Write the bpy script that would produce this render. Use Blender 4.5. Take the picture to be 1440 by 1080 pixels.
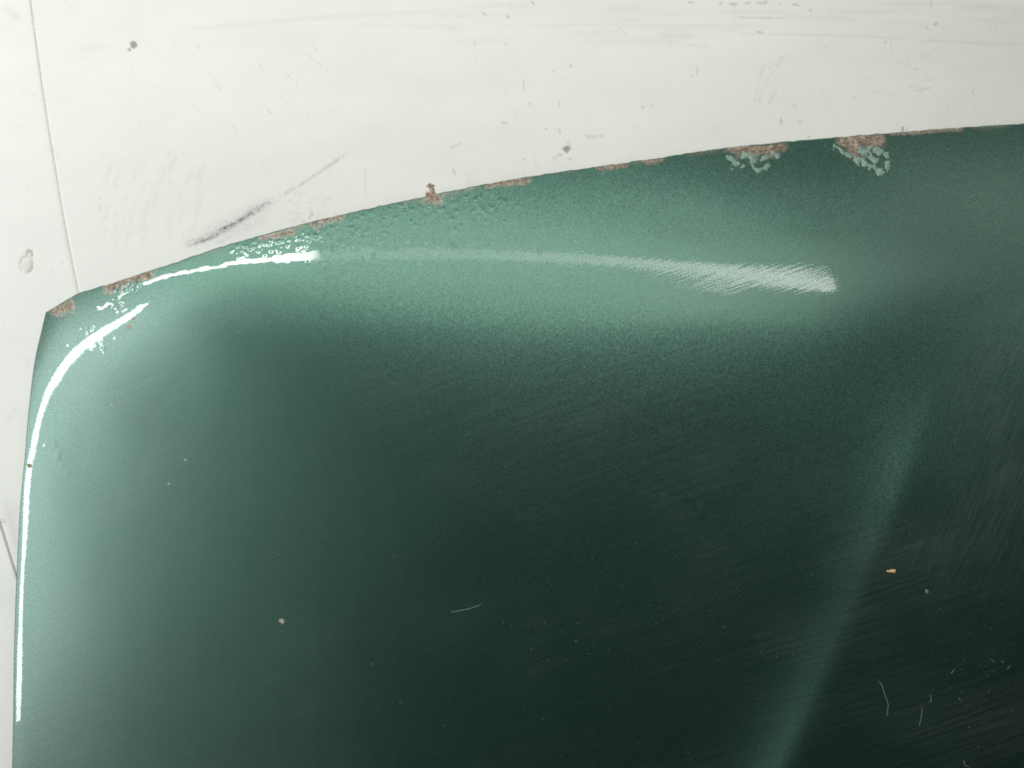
import bpy, math, random
import numpy as np
from mathutils import Vector
random.seed(7); rng = np.random.default_rng(7)
for o in list(bpy.data.objects): bpy.data.objects.remove(o)
S = bpy.context.scene; COL = S.collection

# ------------------------------------------------------------------ camera, world, lamps, exposure
F = 1088.0; D = 0.68                       # focal length in photo pixels, camera height above the boards (m)
cam = bpy.data.cameras.new('camera'); cam.sensor_width = 36; cam.lens = 36*F/1440
cam.clip_start = 0.01; cam.clip_end = 50
co = bpy.data.objects.new('camera', cam); COL.objects.link(co); co.location = (0, 0, D); S.camera = co
W = bpy.data.worlds.new('World'); S.world = W; W.use_nodes = True
bg = W.node_tree.nodes['Background']; bg.inputs[0].default_value = (0.97, 1.0, 0.93, 1); bg.inputs[1].default_value = 0.022
H = 1.5; XB = -1.9; YB = (-1.0, 0.80); YA = 1.0; XA = (-2.2, 0.95)   # two tube lamps hung over the bench
def tube(name, loc, length, width, rot, power, color=(1, 0.985, 0.95)):
    l = bpy.data.lights.new(name, 'AREA'); l.shape = 'RECTANGLE'; l.size = length; l.size_y = width
    l.energy = power; l.color = color
    o = bpy.data.objects.new(name, l); COL.objects.link(o); o.location = loc
    z = Vector(rot[0]).normalized(); x = Vector(rot[1]).normalized(); y = z.cross(x)
    o.rotation_euler = __import__('mathutils').Matrix((x, y, z)).transposed().to_euler()
    return o
tube('tube_lamp', ((XA[0]+XA[1])/2, YA, H), XA[1]-XA[0], 0.048, ((0, YA, H), (1, 0, 0)), 30)
tube('tube_lamp', (XB, (YB[0]+YB[1])/2, H), YB[1]-YB[0], 0.06, ((XB, 0.2, H), (0, 1, 0)), 19, (0.90, 0.99, 1.0))
for k in range(10):      # soft source added to brighten the left end, feathering out towards the middle
    w = 1.15+.13*k
    tube('left_soft_light', (-2.75+w/2, 0.0, 1.62+.006*k), 3.4, w, ((0, 0, 1), (0, 1, 0)), 0.9*w/1.7, (0.97, 1.0, 0.985))
S.view_settings.view_transform = 'Standard'; S.view_settings.look = 'None'
S.view_settings.exposure = 0.08; S.view_settings.gamma = 1.0
S.render.engine = 'CYCLES'; S.cycles.use_denoising = False
S.cycles.max_bounces = 6; S.cycles.sample_clamp_direct = 3.5; S.cycles.filter_width = 1.9

# ------------------------------------------------------------------ helpers
def sstep(a, b, x):
    t = np.clip((x-a)/(b-a), 0, 1); return t*t*(3-2*t)
def vnoise(x, y, seed=0):
    """smooth value noise, 0..1"""
    xi = np.floor(x).astype(np.int64); yi = np.floor(y).astype(np.int64); fx = x-xi; fy = y-yi
    fx = fx*fx*(3-2*fx); fy = fy*fy*(3-2*fy)
    def h(i, j):
        n = (i*374761393 + j*668265263 + seed*1442695041) & 0xffffffff
        n = ((n ^ (n >> 13))*1274126177) & 0xffffffff
        return ((n ^ (n >> 16)) & 0xffff)/65535.0
    return (h(xi, yi)*(1-fx)+h(xi+1, yi)*fx)*(1-fy) + (h(xi, yi+1)*(1-fx)+h(xi+1, yi+1)*fx)*fy
def fbm(x, y, seed=0, o=4):
    s = 0; a = 0.5; t = 0
    for k in range(o):
        s = s+a*vnoise(x*2**k, y*2**k, seed+k*17); t += a; a *= .5
    return s/t
def seg_dist(px, py, pts):
    """distance to a polyline and the fraction run along it"""
    best = np.full(px.shape, 1e9); along = np.zeros(px.shape)
    L = [0]
    for (a, b), (c, d) in zip(pts[:-1], pts[1:]): L.append(L[-1]+math.hypot(c-a, d-b))
    for k, ((a, b), (c, d)) in enumerate(zip(pts[:-1], pts[1:])):
        vx, vy = c-a, d-b; l2 = vx*vx+vy*vy+1e-9
        t = np.clip(((px-a)*vx+(py-b)*vy)/l2, 0, 1)
        q = np.hypot(px-a-t*vx, py-b-t*vy); m = q < best
        best = np.where(m, q, best); along = np.where(m, (L[k]+t*math.sqrt(l2))/max(L[-1], 1e-9), along)
    return best, along
def in_poly(px, py, poly):
    r = np.zeros(px.shape, bool); n = len(poly)
    for k in range(n):
        (a, b), (c, d) = poly[k], poly[(k+1) % n]
        if b == d: continue
        m = ((b > py) != (d > py)) & (px < (c-a)*(py-b)/(d-b)+a); r ^= m
    return r
def poly_sd(px, py, poly):
    d, _ = seg_dist(px, py, list(poly)+[poly[0]]); return np.where(in_poly(px, py, poly), d, -d)

def link(name, mesh, mat=None, parent=None, **props):
    o = bpy.data.objects.new(name, mesh); COL.objects.link(o)
    if mat and mesh and not mesh.materials: mesh.materials.append(mat)
    if parent: o.parent = parent
    for k, v in props.items(): o[k] = v
    return o
def mesh_np(name, co_, quads, smooth=True, attrs=None):
    me = bpy.data.meshes.new(name); n = len(co_); q = np.asarray(quads, np.int32)
    me.vertices.add(n); me.vertices.foreach_set('co', np.ascontiguousarray(co_, np.float32).ravel())
    me.loops.add(q.size); me.loops.foreach_set('vertex_index', q.ravel())
    me.polygons.add(len(q)); me.polygons.foreach_set('loop_start', np.arange(0, q.size, q.shape[1], dtype=np.int32))
    if smooth: me.polygons.foreach_set('use_smooth', np.ones(len(q), bool))
    for k, v in (attrs or {}).items():
        a = me.attributes.new(k, 'FLOAT', 'POINT'); a.data.foreach_set('value', np.ascontiguousarray(v, np.float32).ravel())
    me.update(calc_edges=True); me.validate(); return me
def grid_quads(nr, nc):
    i = np.arange(nr*nc).reshape(nr, nc)
    return np.stack([i[:-1, :-1], i[1:, :-1], i[1:, 1:], i[:-1, 1:]], -1).reshape(-1, 4)
class Nodes:
    def __init__(s, name):
        s.m = bpy.data.materials.new(name); s.m.use_nodes = True; s.t = s.m.node_tree
        s.p = s.t.nodes['Principled BSDF']; s.out = s.t.nodes['Material Output']
    def n(s, typ, ins=None, **kw):
        k = s.t.nodes.new(typ)
        for a, v in kw.items(): setattr(k, a, v)
        for a, v in (ins or {}).items(): s.set(k.inputs[a], v)
        return k
    def set(s, inp, v):
        if isinstance(v, bpy.types.NodeSocket): s.t.links.new(v, inp)
        else: inp.default_value = v
    def math(s, op, a, b=0.0, c=None, clamp=False):
        k = s.n('ShaderNodeMath', operation=op, use_clamp=clamp); s.set(k.inputs[0], a); s.set(k.inputs[1], b)
        if c is not None: s.set(k.inputs[2], c)
        return k.outputs[0]
    def vmath(s, op, a, b=None, scale=None):
        k = s.n('ShaderNodeVectorMath', operation=op); s.set(k.inputs[0], a)
        if b is not None: s.set(k.inputs[1], b)
        if scale is not None: s.set(k.inputs['Scale'], scale)
        return k.outputs[0]
    def mix(s, f, a, b):
        k = s.n('ShaderNodeMix', data_type='RGBA'); s.set(k.inputs[0], f); s.set(k.inputs[6], a); s.set(k.inputs[7], b)
        return k.outputs[2]
    def attr(s, name): return s.n('ShaderNodeAttribute', attribute_name=name).outputs['Fac']
    def coord(s): return s.n('ShaderNodeTexCoord').outputs['Object']
    def noise(s, vec, scale, detail=3, rough=.55):
        return s.n('ShaderNodeTexNoise', {'Vector': vec, 'Scale': scale, 'Detail': detail, 'Roughness': rough}).outputs['Fac']
    def mapping(s, vec, rot=0, scale=(1, 1, 1), loc=(0, 0, 0)):
        return s.n('ShaderNodeMapping', {'Vector': vec, 'Rotation': (0, 0, rot), 'Scale': tuple(1/v for v in scale), 'Location': loc}, vector_type='TEXTURE').outputs[0]
    def ramp(s, f, stops):
        k = s.n('ShaderNodeValToRGB', {'Fac': f}); e = k.color_ramp.elements
        while len(e) < len(stops): e.new(0.5)
        for q, (p, c) in zip(e, stops): q.position = p; q.color = c if len(c) == 4 else (*c, 1)
        return k.outputs[0]
    def rng(s, v, a, b, c=0.0, d=1.0):
        return s.n('ShaderNodeMapRange', {'Value': v, 'From Min': a, 'From Max': b, 'To Min': c, 'To Max': d}).outputs[0]
    def bump(s, h, dist, strength=1.0, normal=None):
        k = s.n('ShaderNodeBump', {'Height': h, 'Distance': dist, 'Strength': strength})
        if normal is not None: s.set(k.inputs['Normal'], normal)
        return k.outputs[0]

# ------------------------------------------------------------------ form of the bonnet skin
# a smooth sheet fitted so that the two tubes mirror where they do in the pressing (bicubic spline)
TOP = [(65,440),(115,412),(150,402),(190,389),(250,369),(300,352),(370,331),(440,313),(520,294),(610,275),(690,259),(760,247),(830,237),(900,227),(1030,208),(1100,201),(1180,194),(1300,184),(1440,175),(1600,168),(1760,164)]
LEFT = [(65,440),(58,470),(51,500),(46.5,530),(43,560),(39,600),(36,640),(32,680),(28.7,720),(25.5,780),(22.5,850),(20.5,920),(19.5,1000),(18,1080),(17.5,1200),(18,1400)]
A=[(1180,403),(1100,390),(1000,377),(900,369),(800,363),(700,359),(600,357),(500,359),(435,361),(380,365),(320,372),(260,382),(215,393)]
B=[(212,428),(180,445),(150,462),(125,480),(105,498),(90,515),(76,535),(64,560),(55,590),(48,620),(41,660),(36,720),(33,780),(30,850),(28,920),(26,980),(25,1028)]
def knots(x0,x1,f,fine,coarse):
    """spline knots, fine where f says so"""
    k=[x0]
    while k[-1]<x1: k.append(k[-1]+fine+(coarse-fine)*f(k[-1]))
    return np.array(k)
KX=knots(-0.49,0.70,lambda x:min(max((x+0.41)/0.10,0),1),0.006,0.026)
KY=knots(-0.60,0.26,lambda y:min(max((0.05-y)/0.10,0),1),0.012,0.026)
nx=len(KX)+2; ny=len(KY)+2
def bs(t):
    return np.stack([(1-t)**3/6,(3*t**3-6*t*t+4)/6,(-3*t**3+3*t*t+3*t+1)/6,t**3/6],-1)
def dbs(t):
    return np.stack([-(1-t)**2/2,(3*t*t-4*t)/2,(-3*t*t+2*t+1)/2,t*t/2],-1)
def mono(K):
    n=np.arange(len(K)); return n
def loc(x,K):
    """knot cell, local parameter and d(param)/dx (C1 in x: parameter is a smooth map of x)"""
    x=np.clip(np.asarray(x,float),K[0],K[-1]-1e-7); i=np.clip(np.searchsorted(K,x,side='right')-1,0,len(K)-2)
    hh=np.diff(K); g=1/hh; m=np.concatenate([[g[0]],2*g[1:]*g[:-1]/(g[1:]+g[:-1]),[g[-1]]])
    H_=hh[i]; t=(x-K[i])/H_; a=m[i]*H_; b=m[i+1]*H_
    p=t*t*(3-2*t)+(t**3-2*t*t+t)*a+(t**3-t*t)*b
    d=(6*t*(1-t)+(3*t*t-4*t+1)*a+(3*t*t-2*t)*b)/H_
    return i,p,d
def ev(c,x,y,d=False):
    i,tx,gx=loc(x,KX); j,ty,gy=loc(y,KY)
    C=np.stack([np.stack([c[j+b,i+a] for a in range(4)],-1) for b in range(4)],-2)
    bx,by=bs(tx),bs(ty)
    z=np.einsum('...ba,...a,...b->...',C,bx,by)
    if not d: return z
    return z,gx*np.einsum('...ba,...a,...b->...',C,dbs(tx),by),gy*np.einsum('...ba,...a,...b->...',C,bx,dbs(ty))
def row(x,y,k):
    i,tx,gx=loc(x,KX); j,ty,gy=loc(y,KY)
    bx=dbs(tx)*gx if k==1 else bs(tx); by=dbs(ty)*gy if k==2 else bs(ty)
    w=(by[:,None]*bx[None,:]).ravel()
    idx=((j+np.arange(4))[:,None]*nx+(i+np.arange(4))[None,:]).ravel()
    return idx,w
def surf(c,px,py,n=6):
    px=np.asarray(px,float);py=np.asarray(py,float); z=np.full(px.shape,0.03)
    for _ in range(n):
        x=(px-720)/F*(D-z); y=(540-py)/F*(D-z); z=ev(c,x,y) if c is not None else z
    return x,y,z
def solve(iters=8):
    N=nx*ny; R=np.zeros((N,N))
    G=np.arange(N).reshape(ny,nx)
    def pen(st,wt,w):
        st=np.array(st)
        for k in range(st.shape[1]):
            for l in range(st.shape[1]):
                np.add.at(R,(st[:,k],st[:,l]),w*wt[k]*wt[l])
    def sl(ax,n,k):
        m=(G.shape[ax]-n+1)
        return G.take(range(k,k+m),ax)
    def dif(ax,wt,w):
        st=np.stack([sl(ax,len(wt),k).ravel() for k in range(len(wt))],1); pen(st,wt,w)
    for ax in (0,1):
        dif(ax,[1,-2,1],2e-2); dif(ax,[-1,3,-3,1],5.0)
    g=G; st=np.stack([g[:-1,:-1].ravel(),g[1:,:-1].ravel(),g[:-1,1:].ravel(),g[1:,1:].ravel()],1); pen(st,[1,-1,-1,1],3e-2)
    c=None
    edge=[p for p in TOP]+[p for p in LEFT[1:]]
    for it in range(iters):
        M=R.copy(); b=np.zeros(N)
        def add(x,y,k,v,w):
            idx,ww=row(x,y,k); M[np.ix_(idx,idx)]+=w*np.outer(ww,ww); b[idx]+=w*v*ww
        for (px,py) in edge:
            z0=0.027
            x=(px-720)/F*(D-z0); y=(540-py)/F*(D-z0)
            add(x,y,0,z0,0.004)
        for k,(px,py) in enumerate(TOP):
            x,y,z=surf(c,px,py); add(float(x),float(y),2,-.235-.06*min(1,max(0,(px-600)/400)),.05)
        for k,(px,py) in enumerate(LEFT):
            x,y,z=surf(c,px,py); add(float(x),float(y),1,.135+.14*max(0,min(1,(620-py)/150)),.01)
        def refl(px,py,which,ti):
            x,y,z=[float(q) for q in surf(c,px,py)]
            d=np.array([(px-720)/F,(540-py)/F,-1]); d/=np.linalg.norm(d)
            if c is None:
                zx,zy=(0.,-0.17) if which=='A' else (0.15,-0.07)
            else:
                _,zx,zy=[float(q) for q in ev(c,np.array(x),np.array(y),True)]
            n=np.array([-zx,-zy,1]); n/=np.linalg.norm(n)
            r=d-2*d.dot(n)*n
            s=(H-z)/max(r[2],.2); hit=np.array([x,y,z])+s*r
            if ti is not None: T=ti
            elif which=='A': T=(min(max(hit[0],XA[0]),XA[1]),YA,H)
            else: T=(XB,min(max(hit[1],YB[0]),YB[1]),H)
            v=np.array(T)-np.array([x,y,z]); v/=np.linalg.norm(v)
            m=v-d; m/=np.linalg.norm(m)
            return x,y,-m[0]/m[2],-m[1]/m[2],hit
        out=[]
        for k,(px,py) in enumerate(A):
            ti=(XA[1],YA,H) if k==0 else None
            x,y,sx,sy,hit=refl(px,py,'A',ti); out.append(hit)
            add(x,y,1,sx,0.02 if k else .1); add(x,y,2,sy,0.3)
        for k,(px,py) in enumerate(B):
            ti=(XB,YB[1],H) if k==0 else (XB,YB[0],H) if k==len(B)-1 else None
            x,y,sx,sy,hit=refl(px,py,'B',ti); out.append(hit)
            add(x,y,1,sx,0.3); add(x,y,2,sy,0.05)
        for (px,py,sx,sy,w) in [(100,620,.078,-.02,.03),(60,700,.097,-.01,.05),(55,800,.096,0,.05),(50,900,.093,0,.05),(45,1000,.088,0,.05),(150,650,.065,0,.03),(100,800,.072,0,.03),(95,940,.072,0,.03),(200,560,.055,-.03,.03),(250,700,.045,.01,.02),(180,900,.05,0,.02),(220,480,.06,-.08,.02),(300,450,.04,-.09,.02),(160,540,.065,-.06,.03),(110,560,.09,-.05,.03),(800,850,0,0,.02),(1200,850,0.0,0,.02),(1300,550,.035,-.125,.08),(1400,650,.05,-.125,.08),(1400,550,.06,-.16,.08),(1400,450,.06,-.17,.03),(1410,300,.065,-.225,.03),(1150,330,0,-.262,.15),(1150,230,0,-.30,.08),(1070,320,0,-.25,.08),(1000,300,0,-.235,.04),(1150,465,0,-.15,.12),(1000,470,0,-.12,.03),(1280,300,.01,-.25,.03),(1250,720,.01,-.04,.04),(1420,800,.02,-.04,.03),(1000,600,0,-0.03,.02),(500,900,0.02,0,.02),(300,900,.04,0,.02),(800,1050,0,.02,.01),(1400,1000,.0,.01,.02)]:
            x,y,z=surf(c,px,py); add(float(x),float(y),1,sx,w); add(float(x),float(y),2,sy,w)
        c=np.linalg.solve(M,b).reshape(ny,nx)
    return c,np.array(out)


SPL,_=solve(7)
TOP = TOP+[(2100, 158), (2500, 166)]; LEFT = LEFT+[(22, 1750)]      # the bonnet runs on past the frame
def bulge(x, y):
    """the middle of the bonnet stands a little proud: a soft flank with a crisp upper edge"""
    q = F/(D-.036)
    ax, ay, bx, by = (1240-720)/q, (540-700)/q, (1079-720)/q, (540-1080)/q
    L = math.hypot(bx-ax, by-ay); tx, ty = (bx-ax)/L, (by-ay)/L
    d = -((x-ax)*(-ty)+(y-ay)*tx); s = (x-ax)*tx+(y-ay)*ty       # d > 0 towards the left of the edge
    d = -d if ((0-ax)*(-ty)+(0-ay)*tx) > 0 else d
    k = sstep(-0.12, .06, s)
    d = d-.010; w = np.where(d > 0, .029, .009)
    return BULGE*k*(1+.9*sstep(.05, .26, s))*(.029-w*np.tanh(d/w))
BULGE = math.tan(math.radians(12.5))
def zsurf(x, y):
    return ev(SPL, x, y)+bulge(x, y)
def project(px, py, lift=0.0, n=7):
    px = np.asarray(px, float); py = np.asarray(py, float); z = np.full(px.shape, .03)
    for _ in range(n):
        x = (px-720)/F*(D-z); y = (540-py)/F*(D-z); z = np.maximum(zsurf(x, y), 0.0012)+lift
    return x, y, z
def board_xy(px, py, z=0.0): return (px-720)/F*(D-z), (540-py)/F*(D-z)
def top_y(x):
    a = np.array(TOP); return np.interp(x, a[:, 0], a[:, 1])

# ------------------------------------------------------------------ materials
def paint_material():
    k = Nodes('green_metallic_paint'); c = k.coord()
    dull, scA, scB, dust, stain_refl = k.attr('dull'), k.attr('scratch_long'), k.attr('scratch_side'), k.attr('dust'), k.attr('stain_refl'); gloss, rusty = k.attr('gloss'), k.attr('rusty')
    vo = k.n('ShaderNodeTexVoronoi', {'Vector': c, 'Scale': 1700.0}); 
    cell = vo.outputs['Color']
    geo = k.n('ShaderNodeNewGeometry').outputs['Normal']
    off = k.vmath('SCALE', k.vmath('SUBTRACT', cell, (0.5, 0.5, 0.5)), scale=k.rng(dull, 0, 1, .05, .17))
    fn = k.vmath('NORMALIZE', k.vmath('ADD', geo, off))
    lum = k.n('ShaderNodeSeparateColor', {'Color': cell}).outputs[0]
    base = k.mix(lum, (0.020, 0.076, 0.053, 1), (0.054, 0.155, 0.117, 1))
    cloud = k.noise(c, 14, 4)
    base = k.mix(k.rng(cloud, .35, .7, 0, .3), base, (0.045, 0.142, 0.100, 1))
    base = k.mix(k.math('MULTIPLY', stain_refl, 0.8), base, (0.02, 0.07, 0.06, 1))
    rn = k.ramp(k.noise(c, 260, 4, .7), [(.35, (.13, .095, .068)), (.5, (.27, .205, .15)), (.68, (.45, .37, .29))])
    base = k.mix(rusty, base, rn)
    # hair-fine scratches from years of wiping
    ra = k.noise(k.mapping(c, math.radians(19), (13, 430, 1)), 1.0, 2, .6)
    rb = k.noise(k.mapping(c, math.radians(62), (22, 560, 1)), 1.0, 2, .6)
    rc = k.noise(k.mapping(c, math.radians(8), (40, 800, 1)), 1.0, 2, .6)
    hs = k.math('ADD', k.math('MULTIPLY', k.rng(ra, .46, .72), scA), k.math('MULTIPLY', k.rng(rb, .3, .7), scB))
    hs = k.math('ADD', hs, k.math('MULTIPLY', rc, .12))
    peel = k.noise(c, 260, 2)
    cn = k.bump(hs, 0.000009, 0.6)
    cn2 = k.bump(peel, 0.00003, .2, cn)
    p = k.p
    k.set(p.inputs['Base Color'], base); k.set(p.inputs['Metallic'], k.math('MULTIPLY_ADD', rusty, -.9, .92))
    k.set(p.inputs['Roughness'], 0.42); k.set(p.inputs['Normal'], fn)
    k.set(p.inputs['Coat Weight'], k.math('MULTIPLY', gloss, k.math('SUBTRACT', 1.0, k.math('MULTIPLY', rusty, .8)))); k.set(p.inputs['Coat IOR'], 1.5); k.set(p.inputs['Coat Normal'], cn2)
    k.set(p.inputs['Coat Roughness'], k.rng(dull, 0, 1, 0.02, 0.032))
    # thin grey film: dust, with painted glare and reflections mixed in
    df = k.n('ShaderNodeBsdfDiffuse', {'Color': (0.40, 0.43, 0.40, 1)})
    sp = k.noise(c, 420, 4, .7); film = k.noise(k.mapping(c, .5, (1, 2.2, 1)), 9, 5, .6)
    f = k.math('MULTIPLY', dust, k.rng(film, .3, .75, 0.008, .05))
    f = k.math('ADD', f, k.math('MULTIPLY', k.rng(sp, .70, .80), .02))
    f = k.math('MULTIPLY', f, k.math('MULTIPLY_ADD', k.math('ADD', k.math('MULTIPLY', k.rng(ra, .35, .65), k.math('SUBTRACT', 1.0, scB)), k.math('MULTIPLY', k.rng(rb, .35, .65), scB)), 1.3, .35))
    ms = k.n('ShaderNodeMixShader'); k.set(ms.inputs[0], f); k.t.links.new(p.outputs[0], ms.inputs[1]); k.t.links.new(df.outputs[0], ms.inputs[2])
    # worn lacquer scatters a wide pale haze round every reflection
    hz = k.n('ShaderNodeBsdfAnisotropic', {'Color': (.92, .92, .91, 1), 'Roughness': .36})
    m2 = k.n('ShaderNodeMixShader'); k.set(m2.inputs[0], k.attr('haze')); k.t.links.new(ms.outputs[0], m2.inputs[1]); k.t.links.new(hz.outputs[0], m2.inputs[2])
    k.t.links.new(m2.outputs[0], k.out.inputs['Surface'])
    return k.m
def rust_material():
    k = Nodes('rust'); c = k.coord()
    n1 = k.noise(c, 330, 5, .7); n2 = k.noise(c, 90, 3)
    col = k.ramp(n1, [(.34, (.085, .063, .045)), (.44, (.21, .16, .11)), (.53, (.36, .29, .21)), (.64, (.56, .485, .38))])
    col = k.mix(k.rng(n2, .4, .7, 0, .5), col, (.33, .255, .19, 1))
    k.set(k.p.inputs['Base Color'], col); k.set(k.p.inputs['Roughness'], .9)
    k.set(k.p.inputs['Normal'], k.bump(n1, .0008, .8))
    return k.m
def simple(name, colour, rough=.7, noise_scale=500, var=.25):
    k = Nodes(name); c = k.coord(); n = k.noise(c, noise_scale, 3)
    a = tuple(v*(1-var) for v in colour)+(1,); b = tuple(min(1, v*(1+var)) for v in colour)+(1,)
    k.set(k.p.inputs['Base Color'], k.mix(n, a, b)); k.set(k.p.inputs['Roughness'], rough)
    return k.m
def board_material():
    k = Nodes('white_painted_board'); c = k.coord()
    mark, bare, scuff = k.attr('mark'), k.attr('bare'), k.attr('relief')
    base = (0.805, 0.812, 0.758, 1)
    m1 = k.noise(k.mapping(c, .1, (1, 2.5, 1)), 7, 5, .6)
    col = k.mix(k.rng(m1, .38, .68, 0, .42), base, (0.69, 0.70, 0.665, 1))
    st = k.noise(k.mapping(c, math.radians(-68+0), (6, 90, 1)), 1, 4, .6)
    col = k.mix(k.rng(st, .55, .8, 0, .16), col, (.66, .675, .635, 1))
    sp = k.noise(c, 230, 3, .6)
    col = k.mix(k.rng(sp, .68, .80, 0, .22), col, (.5, .5, .46, 1))
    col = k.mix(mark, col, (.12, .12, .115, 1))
    col = k.mix(bare, col, (.30, .25, .17, 1))
    k.set(k.p.inputs['Base Color'], col); k.set(k.p.inputs['Roughness'], .42)
    br = k.noise(k.mapping(c, .03, (60, 900, 1)), 1, 3, .6)
    wv = k.noise(c, 700, 2)
    hgt = k.math('ADD', k.math('MULTIPLY', br, .5), k.math('MULTIPLY', wv, .35))
    hgt = k.math('ADD', hgt, k.math('MULTIPLY', scuff, -1.5))
    k.set(k.p.inputs['Normal'], k.bump(hgt, .00006, .5))
    return k.m
PAINT = paint_material(); RUST = rust_material(); BOARD = board_material()
HEM = simple('folded_edge_paint', (.05, .13, .09), .35, 600, .4)
JOINT = simple('dark_joint', (.06, .06, .055), .9)
TAN = simple('bare_wood', (.72, .52, .26), .6, 900, .25)
LINT = simple('grey_lint', (.24, .28, .25), .9)
DUSTM = simple('pale_dust', (.17, .20, .17), .95)
PRIMER = simple('pale_primer', (.40, .35, .28), .85, 700, .3); FLAKE = simple('lifted_paint', (.22, .34, .28), .5, 300, .45)

# ------------------------------------------------------------------ the painted boards below
floor_me = mesh_np('floor', [(-1.6, -1.3, -.02), (2.2, -1.3, -.02), (2.2, 1.3, -.02), (-1.6, 1.3, -.02)], [[0, 1, 2, 3]])
floor = link('floor', floor_me, JOINT, kind='structure')
SEAM = [(36, -60), (42, 0), (50, 60), (57, 110), (66, 170), (76, 230), (86, 290), (95, 340), (103, 380), (110, 412), (118, 450), (128, 520)]
def seam_x(py): a = np.array(SEAM); return np.interp(py, a[:, 1], a[:, 0], left=36+(0), right=128)
def marks(px, py):
    mark = np.zeros(px.shape); bare = np.zeros(px.shape); rel = np.zeros(px.shape)
    nz = fbm(px*.35, py*.35, 3, 3); nz2 = fbm(px*.06, py*.06, 9, 3)
    def st(pts, w, s, rough=.6, fade=.25, seed=0, arr=None):
        nonlocal mark
        xs = [p[0] for p in pts]; ys = [p[1] for p in pts]; mg = w*4+4
        sel = (px > min(xs)-mg) & (px < max(xs)+mg) & (py > min(ys)-mg) & (py < max(ys)+mg)
        if not sel.any(): return
        X, Y = px[sel], py[sel]
        d, t = seg_dist(X, Y, pts)
        g = np.exp(-(d/w)**2)*s*(1-rough+rough*2*np.clip(fbm(X*.5+seed*7, Y*.5, seed, 3)-.25, 0, 1))
        g = g*sstep(0, fade, t)*sstep(0, fade, 1-t) if fade > 0 else g
        mark[sel] = np.maximum(mark[sel], g)
    def chip(pts_or_c, r, seed, s=1.0):
        cx, cy = pts_or_c; sel = np.hypot(px-cx, py-cy) < r*3
        X, Y = px[sel], py[sel]; th = np.arctan2(Y-cy, X-cx)
        rr = r*(.45+1.05*fbm(np.cos(th)*1.6+5+seed, np.sin(th)*1.6+5, seed, 3))
        q = np.hypot((X-cx), (Y-cy)*1.15)
        m = sstep(1.6, -.2, q-rr)
        bare[sel] = np.maximum(bare[sel], m*s*(.75+.4*fbm(X*.6, Y*.6, seed, 2))); rel[sel] = np.maximum(rel[sel], m)
        ring = np.exp(-((q-rr-1)/1.3)**2)*.38*fbm(X*.4, Y*.4, seed+3, 2); mark[sel] = np.maximum(mark[sel], ring)
    # the long black rub mark and its tail
    st([(250,346),(290,336),(330,315),(372,288),(392,278)], 4.8, .85, .9, .2, 1)
    st([(300,328),(330,314),(360,296)], 2.6, 1.2, .8, .2, 2)
    st([(258,348),(300,333),(322,321)], 2.0, .95, .8, .3, 3)
    st([(300,345),(330,330)], 3.0, .22, .8, .3, 4)
    st([(324,312),(327,316),(331,319)], 1.2, .8, .2, .1, 5)
    st([(385,281),(420,262),(445,245),(470,228),(497,210)], 2.2, .45, .9, .2, 6)
    st([(450,243),(470,228),(482,220)], 2.6, .36, .8, .3, 7)
    st([(437,295),(439,302),(433,309)], 1.8, .55, .6, .2, 8); st([(430,312),(424,312)], 1.5, .5, .5, .2, 9)
    st([(513,232),(514,255),(514,282)], 1.0, .3, .9, .2, 10)
    st([(636,236),(641,247)], 1.0, .5, .3, .2, 11)
    st([(262,345),(330,313),(395,275)], 11, .32, .9, .3, 350); st([(300,335),(350,318),(385,300)], 8, .22, .9, .3, 351)
    # small scuffs by the bare spot
    st([(783,219),(792,217)], 1.8, .6, .8, .2, 12); st([(800,222),(803,224)], 1.6, .6, .6, .2, 13); st([(776,223),(784,221)], 1.3, .45, .8, .2, 14)
    chip((797, 210), 4.2, 5, .9); st([(796,202),(800,199),(803,207)], 1.4, .45, .8, .1, 15)
    for i in range(5): st([(825+i*4.6, 190+i*.4),(825.5+i*4.6, 195-i*.6)], 1.2, .52, .6, .0, 20+i)
    st([(846.5,188),(847,194)], 1.0, .5, .3, .1, 31)
    st([(704,172),(712,173),(714,176)], 1.5, .5, .7, .15, 32); st([(632,208),(644,204),(650,199)], 1.4, .38, .8, .15, 33)
    st([(768,180),(768,184)], 1.3, .5, .3, .1, 34); st([(786,181),(788,189)], 1.0, .5, .3, .1, 35); st([(736,225),(738,223)], 1.3, .55, .3, .1, 36)
    st([(787,141),(786,152)], .9, .4, .4, .1, 37); st([(742,145),(747,147)], 1.2, .4, .5, .1, 38); st([(803,90),(803,95)], 2.2, .42, .6, .1, 39); st([(777,100),(778,102)], 1.4, .5, .3, .1, 40)
    st([(668,58),(668,64)], .9, .4, .3, .1, 41); st([(711,60),(712,63)], 1.6, .42, .5, .1, 42); st([(678,17),(684,22)], 1.5, .5, .5, .1, 43); st([(711,21),(716,26)], 1.8, .55, .6, .1, 44)
    st([(747,1),(751,7)], 1.3, .5, .3, .1, 45); st([(902,149),(905,153)], 1.3, .45, .4, .1, 46); st([(914,148),(919,147)], 1.0, .35, .5, .1, 47)
    st([(940,57),(948,63)], 1.0, .3, .5, .1, 48)
    # upper right
    for a, b in [((968,3),(975,4)),((1012,7),(1015,3)),((1026,6),(1037,6)),((1030,4),(1036,8)),((1047,5),(1055,4)),((1064,4),(1079,4)),((1077,0),(1078,4)),((1096,6),(1098,6)),((1114,6),(1126,8)),((1137,14),(1142,16))]:
        st([a, b], 1.2, .6, .5, .05, int(a[0]))
    st([(1034,24),(1060,25),(1103,25.5)], 1.2, .42, .7, .1, 61); st([(1064,46),(1068,45),(1074,47)], 1.6, .55, .5, .1, 62)
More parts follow.
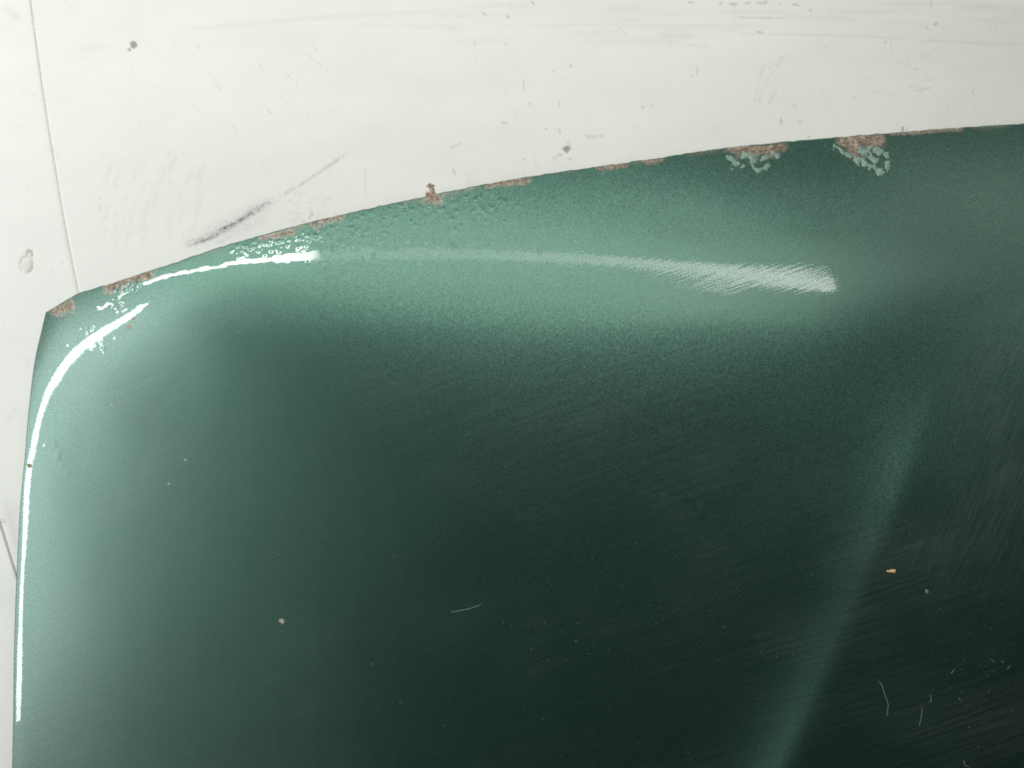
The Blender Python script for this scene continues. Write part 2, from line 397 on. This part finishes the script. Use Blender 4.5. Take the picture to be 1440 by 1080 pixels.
    st([(1030,47),(1110,48),(1200,51),(1290,55)], 1.3, .16, .5, .1, 63); st([(955,63),(1005,66)], 1.3, .2, .5, .2, 64); st([(1290,56),(1380,61),(1440,63)], 1.5, .18, .5, .1, 65)
    st([(1310,0),(1309,11)], 1.0, .45, .3, .1, 66); st([(1314,36),(1318,31)], 2.0, .6, .6, .1, 67); st([(1244,61),(1246,58)], 1.3, .5, .4, .1, 68); st([(1253,60),(1253,62)], 1.0, .45, .4, .1, 69)
    st([(981,93),(980,106)], 1.0, .45, .5, .1, 70); st([(973,104),(972,108)], 1.2, .4, .4, .1, 71)
    st([(1098,79),(1093,96)], 1.0, .32, .5, .1, 72); st([(1098,166),(1099,175)], 1.4, .5, .3, .1, 73); st([(1128,168),(1123,173)], 1.4, .38, .6, .1, 74); st([(1136,191),(1138,193)], 1.4, .4, .3, .1, 75)
    st([(1269,186),(1270,178)], 1.8, .75, .3, .05, 76); st([(1277,179),(1275,185)], .9, .35, .3, .05, 77); st([(1200,138),(1202,138)], 1.2, .5, .3, .1, 78)
    st([(1288,128),(1312,123)], .9, .35, .5, .1, 79); st([(1284,97),(1290,98)], 1.0, .4, .4, .1, 80)
    for i in range(16):     # rubbed patches, short parallel strokes
        x = 1085+rng.uniform(-25, 30); y = 100+rng.uniform(-30, 30); st([(x, y), (x-rng.uniform(6, 14), y+rng.uniform(12, 30))], 1.6, rng.uniform(.08, .22), .6, .3, 100+i)
    for i in range(14):
        x = 1245+rng.uniform(-40, 55); y = 95+rng.uniform(-18, 40); st([(x, y), (x+rng.uniform(10, 30), y-rng.uniform(2, 8))], 1.1, rng.uniform(.06, .2), .7, .3, 130+i)
    for i in range(60):
        x = 215+rng.uniform(-75, 75); y = 265+rng.uniform(-60, 60); l = rng.uniform(14, 45)
        st([(x, y), (x-l*.35, y+l)], rng.uniform(1.5, 4), rng.uniform(.04, .15), .8, .3, 160+i)
    for i in range(40):
        x = 420+rng.uniform(-60, 60); y = 297+rng.uniform(-28, 20); st([(x, y), (x+rng.uniform(3, 9), y+rng.uniform(0, 4))], 1.4, rng.uniform(.06, .2), .6, .1, 230+i)
    for i in range(30):     # long faint wipe marks
        x = rng.uniform(480, 1400); y = rng.uniform(5, 60); l = rng.uniform(60, 220); st([(x, y), (x+l, y+l*rng.uniform(-.02, .05))], rng.uniform(1.5, 6), rng.uniform(.05, .15), .8, .3, 280+i)
    st([(210,47),(330,35),(480,22),(700,12)], 3.5, .11, .6, .2, 320); st([(100,69),(160,64)], 4, .09, .7, .3, 321)
    # little nicks, upper left
    for a, b in [((276,60),(282,71)),((285,72),(292,84)),((291,98),(299,110)),((299,108),(311,128)),((288,125),(287,126)),((246,64),(248,67)),((365,89),(371,103)),((328,133),(330,136)),((325,172),(335,194)),((270,145),(283,160)),((222,144),(235,148)),((115,78),(116,84)),((119,87),(121,89)),((140,126),(141,127)),((195,121),(198,122)),((99,8),(100,14)),((445,25),(448,29)),((447,199),(452,200)),((72,95),(76,95)),((119,152),(121,153)),((30,130),(34,129)),((155,236),(157,236)),((185,232),(186,233)),((63,222),(65,223)),((432,75),(455,95)),((360,60),(363,64)),((393,135),(410,150)),((440,60),(445,72)),((25,178),(30,182)),((6,168),(8,169)),((128,160),(129,163)),((255,213),(262,218)),((38,268),(42,258)),((24,349),(26,349)),((5,346),(6,347)),((14,481),(17,482))]:
        st([a, b], 1.1, rng.uniform(.12, .26), .9, .05, int(a[0]+a[1]))
    st([(0,8),(14,16),(30,28)], 5, .16, .8, .2, 330); st([(60,205),(82,215),(80,230)], 4, .07, .6, .2, 331); st([(36,500),(42,520)], 5, .12, .6, .3, 332); st([(5,600),(30,560)], 2, .1, .6, .3, 333); st([(4,690),(16,740),(30,800)], 9, .17, .4, .35, 335); st([(0,733),(8,733)], 3.5, .4, .6, .2, 334)  # includes soft grey shading painted beside the raised strip's edge
    n = 420
    xs = rng.uniform(0, 1440, n); ys = rng.uniform(0, 1, n)**1.1*np.maximum(np.interp(xs, [0, 65, 440, 1440], [640, 440, 310, 170]), 5)
    for x, y in zip(xs, ys):
        a = rng.uniform(-.4, .9); l = rng.exponential(3.2)+.5
        st([(x, y), (x+l*math.sin(a), y+l*math.cos(a))], rng.uniform(.6, 1.1), min(.4, rng.exponential(.08)+.03), .5, 0, int(x*3+y))
    chip((188, 62.5), 4.6, 2); chip((182, 70), 1.2, 3, .8)
    # the dimple left of the seam: a ring-like dent with a nub
    for (x, y, r, s) in [(37,372,8,.5),(41,358,3.5,.7)]:
        q = np.hypot(px-x, (py-y)*.75); ring = np.exp(-((q-r)/2.0)**2)
        k = ring*s*1.3*sstep(.25, .7, fbm(px*.16, py*.16, 8, 3)); bare = np.maximum(bare, k*.62); mark = np.maximum(mark, k*.34); rel = np.maximum(rel, ring)
    bare = np.maximum(bare, .18*sstep(9, 5, np.hypot(px-37, (py-372)*.75)))
    return np.clip(mark, 0, .95), np.clip(bare, 0, 1), rel
def board(name, cols, rows, clipper, z, thick=.012, edge=None):
    """dense painted sheet; cols, rows in photo pixels at the boards' distance; clipper reshapes columns"""
    R, Cc = np.meshgrid(rows, cols, indexing='ij'); PX, PY = clipper(Cc, R)
    x, y = board_xy(PX, PY, 0.0); zz = np.full(x.shape, z)
    if edge is not None: zz = zz+edge(PX, PY, Cc, R)
    m, b, r = marks(PX, PY)
    zz = zz-.0006*r
    nr, nc = x.shape
    co_ = np.stack([x, y, zz], -1).reshape(-1, 3)
    # turned-down rim
    idx = np.arange(nr*nc).reshape(nr, nc)
    ring = np.concatenate([idx[0, :], idx[1:, -1], idx[-1, -2::-1], idx[-2:0:-1, 0]])
    low = co_[ring].copy(); low[:, 2] = z-thick
    n0 = len(co_); k = len(ring); j = np.arange(k); j2 = (j+1) % k
    side = np.stack([ring[j], ring[j2], n0+j2, n0+j], -1)
    q = np.concatenate([grid_quads(nr, nc)[:, ::1], side])
    at = {kk: np.concatenate([v.ravel(), np.zeros(k)]) for kk, v in (('mark', m), ('bare', b), ('relief', r))}
    return mesh_np(name, np.concatenate([co_, low]), q, True, at)
def nonuni(a, b, lo, hi, fine, coarse):
    return np.concatenate([np.arange(a, lo, coarse), np.arange(lo, hi, fine), np.arange(hi, b+coarse, coarse)])
HALF = .55      # half the joint between two boards, in photo pixels
def clip_right(c, r):   # column parameter 0 at the seam
    return np.where(True, seam_x(r)+HALF+c, 0), r
cols = np.concatenate([[0, .6], nonuni(1.5, 3200, 2, 1420, 1.45, 40)])
rows = nonuni(-900, 2300, -10, 470, 1.35, 40)
def round_edge(PX, PY, c, r): return -.0009*np.exp(-(c/1.1))
b1 = link('board', board('board', cols, rows, clip_right, 0.0, edge=round_edge), BOARD, floor)
def clip_left(c, r): return seam_x(r)-HALF-c, r
cols = np.concatenate([[0, .6], nonuni(1.5, 1500, 2, 150, 1.3, 40)])
rows = nonuni(-900, 2300, -10, 860, 1.5, 40)
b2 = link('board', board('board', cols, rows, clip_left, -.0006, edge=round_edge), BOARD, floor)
# the raised strip with a rounded edge, lower left
def clip_strip(c, r):
    return 2.0+(r-742)*.31-c, r
cols = np.concatenate([np.arange(0, 14, .8), nonuni(14, 900, 14, 60, 2, 40)]); rows = nonuni(300, 2300, 660, 1100, 1.6, 40)
def strip_edge(PX, PY, c, r): return -.0009*sstep(2, 9, c)-.0006*(1-np.clip(c/1.6, 0, 1))**2
b3 = link('board', board('board', cols, rows, clip_strip, .0010, thick=.003, edge=strip_edge), BOARD, floor)

# ------------------------------------------------------------------ the bonnet
bonnet = link('car_bonnet', None, None, None, label='dark green metallic car bonnet with rusty chipped edge, lying on white painted boards', category='car bonnet')
def stretch(n_list):
    out = []
    for a, b, n in n_list: out.append(np.linspace(a, b, n, endpoint=False))
    return np.concatenate(out+[[n_list[-1][1]]])
ta = np.array(TOP, float); la = np.array(LEFT, float)
UX = stretch([(65, 720, 620), (720, 1300, 420), (1300, 1460, 90), (1460, 2500, 60)])     # top-edge pixel column
VY = stretch([(440, 452, 16), (452, 580, 112), (580, 1090, 300), (1090, 1750, 50)])       # left-edge pixel row
def smooth_curve(xs, ys, q):
    """monotone-slope cubic through the points"""
    h = np.diff(xs); dlt = np.diff(ys)/h; m = np.concatenate([[dlt[0]], (dlt[:-1]*h[1:]+dlt[1:]*h[:-1])/(h[:-1]+h[1:]), [dlt[-1]]])
    i = np.clip(np.searchsorted(xs, q)-1, 0, len(h)-1); t = (q-xs[i])/h[i]
    return ((2*t**3-3*t**2+1)*ys[i]+(t**3-2*t**2+t)*h[i]*m[i]+(-2*t**3+3*t**2)*ys[i+1]+(t**3-t**2)*h[i]*m[i+1])
TY = smooth_curve(ta[:, 0], ta[:, 1], UX); LX = smooth_curve(la[:, 1], la[:, 0], VY)
u = (UX-65)/(2500-65); v = (VY-440)/(1750-440)
U, V = np.meshgrid(u, v)
Tx, Ty = np.meshgrid(UX, v)[0], np.tile(TY, (len(v), 1)); Lx, Ly = np.tile(LX[:, None], (1, len(u))), np.tile(VY[:, None], (1, len(u)))
BLx, BLy, BRx, BRy, TRx, TRy = 22, 1750, 2500, 1750, 2500, TY[-1]
PX = (1-V)*Tx+V*(BLx+(BRx-BLx)*U) + (1-U)*Lx+U*2500 - ((1-U)*(1-V)*65+U*(1-V)*TRx+(1-U)*V*BLx+U*V*BRx)
PY = (1-V)*Ty+V*1750 + (1-U)*Ly+U*(TRy+(1750-TRy)*V) - ((1-U)*(1-V)*440+U*(1-V)*TRy+(1-U)*V*BLy+U*V*BRy)
# edge nibbled a little by rust and knocks
ed = np.exp(-((V*1310)/5.0)**2)
PY = PY+ed*(fbm(UX*.12, UX*0, 5, 4)-.5)[None, :]*2.2*sstep(80, 130, UX)[None, :]
X, Y, Z = project(PX, PY)
dtop = PY-top_y(PX); 
# swarms of tiny rust bubbles under the paint
bub = np.zeros(Z.shape)
def swarm(pts, spread, n, rmin, rmax, hgt, bias=None):
    L = [math.hypot(c-a, d-b) for (a, b), (c, d) in zip(pts[:-1], pts[1:])]; tot = sum(L)
    for _ in range(n):
        s = (rng.random() if bias is None else rng.random()**bias)*tot; k = 0
        while k < len(L)-1 and s > L[k]: s -= L[k]; k += 1
        (a, b), (c, d) = pts[k], pts[k+1]; t = s/L[k]
        cx = a+(c-a)*t+rng.normal(0, spread*.6); cy = b+(d-b)*t+rng.normal(0, spread)
        if cy < np.interp(cx, ta[:, 0], ta[:, 1])+3: continue
        if cx < 470 and min(seg_min(cx, cy, A), seg_min(cx, cy, B)) < (8 if cx > 230 else 12): continue
        bumps.append((cx, cy, rng.uniform(rmin, rmax), hgt*rng.uniform(.35, 1.2)))
bumps = []
def seg_min(x, y, pts): return float(seg_dist(np.array([x]), np.array([y]), pts)[0][0])
swarm([(330,354),(365,342),(420,332),(475,322)], 9, 170, 1.5, 2.6, .00023)
swarm([(440,340),(520,318),(600,300),(720,278)], 16, 150, 1.7, 3.0, .00038, 1.4)
swarm([(560,340),(800,300),(950,260)], 25, 50, 1.5, 2.6, .00015)
swarm([(97,500),(115,482),(135,470),(165,448)], 8, 34, 1.7, 3.2, .0002)
swarm([(115,478),(140,488),(165,465)], 9, 34, 1.7, 3.0, .0002)
swarm([(140,445),(165,430),(185,440)], 10, 16, 1.7, 3.0, .00018)
swarm([(160,407),(185,401),(205,398)], 3, 30, 1.5, 2.4, .0005)
swarm([(62,620),(75,640),(95,640)], 12, 22, 3, 5.5, .0001)
rowsV = VY
for cx, cy, r, hh in bumps:
    # locate the patch in the grid
    j0 = np.searchsorted(UX, cx-5*r-30); j1 = np.searchsorted(UX, cx+5*r+30)
    sub = (slice(0, len(VY)), slice(max(0, j0-2), j1+2))
    sx, sy = PX[sub], PY[sub]
    ri = np.where(np.abs(sy-cy).min(1) < 4*r)[0]
    if not len(ri): continue
    sub = (slice(ri[0], ri[-1]+1), sub[1]); q = ((PX[sub]-cx)**2+(PY[sub]-cy)**2)/(r*r)
    bub[sub] += .42*hh*np.exp(-q)
Z = Z+bub
Z = Z+.00005*sstep(120, 10, dtop)*(fbm(PX*.09, PY*.09, 21, 2)-.5)*sstep(760, 500, PX)*sstep(150, 300, PX)
RUSTY = [
    ([(78,434),(88,434),(97,431)], 6.5, .0007, 51), ([(72,432),(76,431)], 2.6, .0007, 52),
    ([(153,402),(166,396),(180,391),(195,387),(206,384)], 7.5, .0012, 53),
    ([(442,312),(455,308),(468,305),(479,303)], 4.2, .0007, 54), ([(446,317),(451,318)], 3.0, .0008, 64),
    ([(605,264),(607,270),(604,276),(614,277)], 8.5, .0010, 55),
    ([(688,259),(700,257),(715,256),(730,254),(741,251)], 3.4, .0006, 56),
    ([(845,236),(858,233),(868,232),(880,230)], 3.6, .0007, 57),
    ([(905,227),(918,227),(928,225)], 1.8, .0004, 58),
    ([(1028,210),(1040,207),(1058,212),(1078,210),(1098,206)], 6.0, .0016, 59),
    ([(1186,196),(1204,199),(1200,208)], 8.5, .0014, 60), ([(1190,194),(1215,193),(1240,192)], 3.2, .0008, 65),
    ([(1222,200),(1236,203),(1240,197)], 4.0, .0008, 61),
    ([(1255,188),(1280,186),(1320,183),(1352,181)], 1.8, .0004, 62),
    ([(370,334),(395,330),(410,327)], 3.0, .0003, 63)]
rusty = np.zeros_like(PX)
for pts, w, hgt, sd in RUSTY:
    sel = (PX > min(p[0] for p in pts)-40) & (PX < max(p[0] for p in pts)+40) & (PY < max(p[1] for p in pts)+40)
    d, t = seg_dist(PX[sel], PY[sel], pts); n = fbm(PX[sel]*.25, PY[sel]*.25, sd, 4)
    rusty[sel] = np.maximum(rusty[sel], sstep(1.5*w+3, .4*w, d+(n-.5)*w*2.6)*.85)
crater = [((1196,208),14),((1212,214),13),((1060,220),12),((1040,216),10),((1085,216),10),((1228,206),10)]
for (cx, cy), r in crater:
    q = np.hypot(PX-cx, PY-cy); rusty = np.maximum(rusty, .62*sstep(r, r*.3, q+(fbm(PX*.2, PY*.2, 66, 3)-.5)*r*1.6))
edge_rust = np.exp(-np.maximum(dtop, 0)/2.2)*sstep(.5, .75, fbm(PX*.02, PY*.0, 91, 4))*.7; rusty = np.maximum(rusty, edge_rust)
gloss = np.interp(PX+8*(fbm(PX*.08, PY*.08, 2, 3)-.5), [425, 455, 680, 900, 1100, 1300], [1, .035, .045, .10, .22, .25]); gl2 = np.interp(PX+.3*(PY-600)+60*(fbm(PX*.01, PY*.01, 19, 3)-.5), [150, 900], [1, .4]); gk = sstep(400, 470, PY); gloss = gloss*(1-gk)+gl2*gk
# wear masks
streak = np.array(A, float); sy_ = np.interp(PX, streak[::-1, 0], streak[::-1, 1])
dull = sstep(425, 455, PX+8*(fbm(PX*.08, PY*.08, 2, 3)-.5))
dull = dull*(1-gk)+sstep(150, 900, PX)*gk
dull = np.where(PY > 520, np.maximum(dull, .5*sstep(520, 700, PY)*sstep(150, 300, PX)), dull)
scl = sstep(500, 1000, PX)*sstep(0, 60, dtop)*sstep(900, 560, PY) + .35*sstep(360, 520, PX)*sstep(900, 600, PY)
scl = np.clip(scl*(.55+.6*fbm(PX*.02, PY*.02, 12, 3)), 0, 1)
scs = np.clip(sstep(1180, 1380, PX)*sstep(380, 520, PY)*sstep(1000, 700, PY), 0, 1)
haze = (.034+.046*sstep(420, 80, PX+.2*(PY-600)+70*(fbm(PX*.008, PY*.008, 61, 3)-.5))*sstep(380, 480, PY))+.02*sstep(1150, 1300, PX)*sstep(520, 300, PY)
rr_ = np.hypot(PX-800, (PY-870)*.92); an_ = np.arctan2(PX-800, 870-PY)
wipe = np.exp(-((rr_-265)/70)**2)*sstep(1.15, .5, np.abs(an_))*sstep(.48, .72, fbm(rr_*.22, an_*2.2, 73, 3))
wipe = wipe+.4*sstep(560, 800, PX)*sstep(520, 640, PY)*sstep(.52, .74, fbm(np.hypot(PX-300, PY-1500)*.16, PX*.004, 74, 3))*sstep(.4, .65, fbm(PX*.006, PY*.006, 75, 3))
cloud_ = sstep(.45, .75, fbm(PX*.007+3, PY*.009, 76, 4))
dust = .10+.42*wipe+.4*cloud_*sstep(430, 560, PY)+.6*np.exp(-((PX-85)/75)**2-((PY-1065)/40)**2)+.5*np.exp(-((PX-600)/170)**2-((PY-520)/45)**2)+.7*np.exp(-((PX-1320)/110)**2-((PY-790)/70)**2)+1.5*sstep(330,60,PX+.25*(PY-600))*(.4+1.2*fbm(PX*.012, PY*.012, 62, 4))+1.5*sstep(1270, 1440, PX)*sstep(350, 520, PY)*sstep(820, 620, PY)+.5*sstep(1250, 1440, PX)*sstep(600, 750, PY)+.5*np.exp(-(((PX-820)/260)**2+((PY-600)/110)**2))+.35*sstep(760, 980, PX)*sstep(700, 900, PY)*fbm(PX*.01, PY*.02, 31, 4)  # dust, plus left-hand glare and brownish reflections painted in as film
stain_refl = np.zeros_like(PX)
for pts, w, s in [([(330,450),(290,485),(255,520),(225,560),(195,598)], 5, .22), ([(160,700),(157,715)], 5, .45), ([(150,782),(145,800)], 4, .4), ([(215,560),(205,610)], 6, .18), ([(160,720),(155,780),(140,810),(128,900),(115,1000)], 6, .12), ([(633,342),(640,346)], 3, .8), ([(645,354),(650,355)], 2.5, .8), ([(580,403),(581,406)], 2, .6), ([(120,478),(121,480)], 3.5, .9), ([(480,382),(484,380)], 2.5, .5), ([(810,362),(830,364)], 2, .5)]:  # stain marks; the long strokes paint in the dark edge of a reflection
    d, t = seg_dist(PX, PY, pts); stain_refl = np.maximum(stain_refl, np.exp(-(d/w)**2)*s*(.4+1.1*fbm(PX*.2, PY*.2, 44, 3)))
nr, nc = PX.shape
co_ = np.stack([X, Y, Z], -1).reshape(-1, 3)
panel = link('panel', mesh_np('panel', co_, grid_quads(nr, nc), True, dict(dull=dull, gloss=gloss, rusty=rusty, haze=haze, scratch_long=scl, scratch_side=scs, dust=dust, stain_refl=stain_refl)), PAINT, bonnet)
# folded hem: follows the outline, turns down and tucks under
def hem(idx, nrm_scale=1.0):
    P = co_[idx]; T = np.gradient(P, axis=0); T /= np.linalg.norm(T, axis=1)[:, None]+1e-12
    return P, T
idx = np.arange(nr*nc).reshape(nr, nc)
outline = np.concatenate([idx[::-1, 0][:-1], idx[0, :], idx[1:, -1], idx[-1, -2:0:-1]])[::2]
P, T = hem(outline); N = np.stack([-T[:, 1], T[:, 0], np.zeros(len(T))], -1)     # outward of a clockwise loop
cen = P.mean(0); flip = np.sign(((P-cen)*N).sum(1).mean()); N *= flip
prof = [(-.0002, .00002), (.0007, -.0003), (.0010, -.0010), (.0007, -.0017), (-.0010, -.0022), (-.012, -.0018)]
prof[0] = (0.0, 0.0)
lay = [P+N*a+np.array([0, 0, b]) for a, b in prof]
for l in lay: l[:, 2] = np.maximum(l[:, 2], .0004)
m = len(P); V_ = np.concatenate(lay); q = []
for k in range(len(lay)-1):
    j = np.arange(m); j2 = (j+1) % m; q.append(np.stack([k*m+j, k*m+j2, (k+1)*m+j2, (k+1)*m+j], -1))
hem_o = link('folded_edge', mesh_np('folded_edge', V_, np.concatenate(q), True), HEM, bonnet)

# ------------------------------------------------------------------ rust, blisters and chips on the edge
def lump(name, mask, box, height, mat, step=.9, sink=.0003, seed=0, bumpy=.5, parent=None, label=None, lift=0.0):
    xs = np.arange(box[0], box[2], step); ys = np.arange(box[1], box[3], step); GX, GY = np.meshgrid(xs, ys)
    mk = mask(GX, GY)
    n = fbm(GX*.22, GY*.22, seed, 4)
    zl = height*np.clip(mk, 0, 1)*(1-bumpy+bumpy*2*n)-sink*sstep(.15, -.02, mk)+lift
    x, y, z = project(GX, GY); z = z+zl
    nr_, nc_ = GX.shape; g = grid_quads(nr_, nc_); keep = (mk.ravel()[g] > 0.0).all(1)
    g = g[keep]; used = np.unique(g); rm = -np.ones(nr_*nc_, int); rm[used] = np.arange(len(used))
    c_ = np.stack([x, y, z], -1).reshape(-1, 3)[used]
    at = {a: np.full(len(used), b) for a, b in (('dull', .25), ('gloss', .8), ('haze', .02), ('rusty', 0), ('scratch_long', 0), ('scratch_side', 0), ('dust', .3), ('stain_refl', 0))}
    pr = {'label': label} if label else {}
    return link(name, mesh_np(name, c_, rm[g], True, at), mat, parent or bonnet, **pr)
sd_free = True
def along(pts, w, seed, rough=1.0):
    """ragged blotch along a polyline; w = half width in photo pixels"""
    def f(GX, GY):
        d, t = seg_dist(GX, GY, pts)
        n = fbm(GX*.18+seed*3.1, GY*.18, seed, 4)
        over = 0 if (sd_free and seed == 55) else np.clip((top_y(GX)-.8-GY)*.9, 0, 3)
        return (w*(.42+rough*(n-.38)*(1.5 if seed == 55 else 2.6))-d)/w-over
    return f
for pts, w, hgt, sd in RUSTY:
    xs = [p[0] for p in pts]; ys = [p[1] for p in pts]
    lump('rust_patch', along(pts, w, sd), (min(xs)-2*w-4, min(ys)-2*w-4, max(xs)+2*w+4, max(ys)+2*w+4), hgt, RUST, .75, .0003, sd)
# small rust spots out on the panel
for cx, cy, r, sd in [(398,875,4.6,71),(181,459,3.2,72),(188,447,3.2,73),(155,553,3.2,74),(157,570,2.8,75),(260,646,3.4,76),(238,680,3.2,77),(41,655,4.2,78),(636,278,2.2,79)]:
    lump('rust_spot', along([(cx-.5, cy), (cx+.5, cy)], r*1.5, sd, .5), (cx-3*r, cy-3*r, cx+3*r, cy+3*r), .0004, RUST if sd == 78 else PRIMER, .7, .0002, sd)
# lifted flakes of paint round the two bad spots, and one by the bubbles
for pts, w, hgt, sd in [
    ([(1177,207),(1186,213),(1198,221),(1207,226)], 4.6, .0008, 81), ([(1206,226),(1218,230),(1230,238),(1236,242)], 5.2, .0009, 82),
    ([(1237,242),(1244,238),(1248,230)], 3.8, .0007, 83), ([(1211,211),(1217,212)], 8.0, .0008, 84), ([(1232,212),(1240,214)], 5.0, .0006, 85), ([(1245,216),(1247,221)], 5.0, .0006, 86), ([(1222,222),(1230,226)], 4.5, .0005, 96),
    ([(1024,222),(1030,226),(1035,231)], 3.8, .0007, 87), ([(1046,218),(1056,219),(1062,223)], 5.0, .0008, 88),
    ([(1058,227),(1058,234),(1066,239),(1075,237),(1080,230)], 3.2, .0008, 89), ([(1028,238),(1036,238),(1045,233)], 2.2, .0004, 90), ([(1088,216),(1094,219)], 4.5, .0006, 91), ([(1072,222),(1078,222)], 4.0, .0006, 97),
    ([(449,317),(453,322)], 3.8, .0008, 92), ([(398,332),(410,332)], 3.2, .0005, 93)]:
    xs = [p[0] for p in pts]; ys = [p[1] for p in pts]
    lump('paint_flake', along(pts, w*1.15, sd), (min(xs)-2*w-4, min(ys)-2*w-4, max(xs)+2*w+4, max(ys)+2*w+4), hgt, FLAKE, .7, .0002, sd)

# ------------------------------------------------------------------ small things lying on the bonnet
def solid_chip(name, pts, thick, mat, **props):
    n = len(pts); px = np.array([p[0] for p in pts], float); py = np.array([p[1] for p in pts], float)
    cx, cy = px.mean(), py.mean(); rings = []
    for sc, h_ in ((1.0, .00005), (1.0, thick*.6), (.82, thick), (.0, thick*1.1)):
        x, y, z = project(cx+(px-cx)*sc, cy+(py-cy)*sc); rings.append(np.stack([x, y, z+h_], -1))
    V_ = np.concatenate(rings); q = []
    for k in range(3):
        j = np.arange(n); j2 = (j+1) % n; q.append(np.stack([k*n+j2, k*n+j, (k+1)*n+j, (k+1)*n+j2], -1))
    return link(name, mesh_np(name, V_, np.concatenate(q), False), mat, None, **props)
solid_chip('wood_chip', [(1247,801.8),(1251,802),(1252,801),(1258,800.4),(1259.6,802),(1259,805),(1255,805.4),(1251,804.6),(1247,804)], .0011, TAN, label='tiny splinter of yellow wood lying on the dark right side of the green bonnet', category='wood chip')
solid_chip('paint_fleck', [(1301,829.5),(1303,828.6),(1305.6,831),(1306,834),(1303.6,835),(1301.2,832.6)], .0005, DUSTM, label='pale grey oval fleck lying below and right of the wood splinter', category='paint fleck')
def fibre(pts, r, label, n=40, wob=.8, seed=0):
    g = np.random.default_rng(seed); t = np.linspace(0, len(pts)-1, n); xs = np.interp(t, range(len(pts)), [p[0] for p in pts]); ys = np.interp(t, range(len(pts)), [p[1] for p in pts])
    r *= .72; ker = np.ones(7)/7; pad = lambda a: np.convolve(np.pad(a, 3, 'edge'), ker, 'valid')
    xs = pad(xs)+pad(g.normal(0, wob, n)); ys = pad(ys)+pad(g.normal(0, wob, n))
    x, y, z = project(xs, ys); C_ = np.stack([x, y, z+r*1.5+np.abs(pad(g.normal(0, .0003, n)))], -1)
    T_ = np.gradient(C_, axis=0); T_ /= np.linalg.norm(T_, axis=1)[:, None]; B_ = np.cross(T_, (0, 0, 1)); B_ /= np.linalg.norm(B_, axis=1)[:, None]; N_ = np.cross(B_, T_)
    tap = np.clip(np.minimum(np.linspace(0, 8, n), np.linspace(8, 0, n)), .3, 1)[:, None]
    V_ = np.concatenate([(C_+tap*r*(math.cos(a)*B_+math.sin(a)*N_))[:, None] for a in np.arange(5)*2*math.pi/5], 1).reshape(-1, 3)
    i = np.arange(n*5).reshape(n, 5); q = np.stack([i[:-1], i[1:], np.roll(i, -1, 1)[1:], np.roll(i, -1, 1)[:-1]], -1).reshape(-1, 4)
    link('lint_fibre', mesh_np('lint_fibre', V_, q), LINT, None, label=label, category='lint fibre', group='lint fibres lying on the bonnet')
fibre([(632,861),(645,859),(660,856),(680,849)], .00034, 'pale gently curved fibre lying alone on the dark middle of the bonnet', 30, .3, 1)
fibre([(1233,954),(1240,964),(1246,980),(1249,993),(1248,1000),(1246,1008)], .00030, 'longest kinked lint fibre, right of the pale crease near the bottom edge', 40, 1.4, 2)
fibre([(1297,993),(1296,1004),(1293,1018),(1292,1021)], .00024, 'faint smooth lint fibre standing just right of the longest kinked one', 24, .3, 3)
fibre([(1356,1068),(1355,1073),(1358,1077),(1363,1077.5)], .00028, 'tiny hook-shaped lint fibre at the bottom edge of the photo', 16, .3, 4)
fibre([(1307,989),(1309,985),(1309,980),(1308,975)], .00026, 'short crumpled lint fibre above the faint smooth one', 16, .8, 5)
fibre([(1337,948),(1339,943),(1343,940)], .00024, 'tiny slanted lint fibre left of the dusty patch by the right edge', 12, .5, 6)
fibre([(1391,926),(1396,929),(1397,932)], .00026, 'topmost short lint fibre over the dusty patch by the right edge', 12, .4, 7)
fibre([(1416,941),(1419,938),(1420,934)], .00024, 'rightmost short lint fibre beside the dusty patch', 12, .4, 8)
# dust: countless specks
tv = []; tq = []
def speck(cx, cy, r):
    n = 5; a0 = rng.uniform(0, 6.28); an = a0+np.arange(n)*2*math.pi/n; rr = r*rng.uniform(.6, 1.3, n); e = rng.uniform(.5, 1)
    SPX.append((cx, cy, an, rr, e))
SPX = []
def field(n, fx, fy, rmed):
    for _ in range(n): speck(fx(), fy(), min(1.5, .8*rmed*math.exp(rng.normal(0, .35))))
field(700, lambda: rng.uniform(60, 1440), lambda: rng.uniform(430, 1080), .42)
field(300, lambda: rng.normal(1385, 40), lambda: rng.normal(945, 60), .40)
field(200, lambda: rng.normal(1010, 70), lambda: rng.normal(880, 60), .45)
field(120, lambda: rng.uniform(650, 950), lambda: rng.uniform(770, 930), .50)
field(60, lambda: rng.uniform(100, 800), lambda: rng.uniform(520, 1000), .8)
SPX = [s for s in SPX if s[0] < 1500 and s[1] < 1100 and s[1] > np.interp(s[0], ta[:, 0], ta[:, 1])+15 and s[0] > 50]
cx = np.array([s[0] for s in SPX]); cy = np.array([s[1] for s in SPX]); X_, Y_, Z_ = project(cx, cy)
for k, s in enumerate(SPX):
    rr = s[3]*.000625; b = len(tv)
    for a, r in zip(s[2], rr): tv.append((X_[k]+r*math.cos(a), Y_[k]+r*math.sin(a)*s[4], Z_[k]+.00004))
    top = b+5; tv.append((X_[k], Y_[k], Z_[k]+.00012+rr.mean()*.5))
    for j in range(5): tq.append((b+j, b+(j+1) % 5, top))
link('dust_specks', mesh_np('dust_specks', np.array(tv), np.array(tq)), DUSTM, None, kind='stuff', label='scattered pale dust specks lying over the dark green bonnet', category='dust')
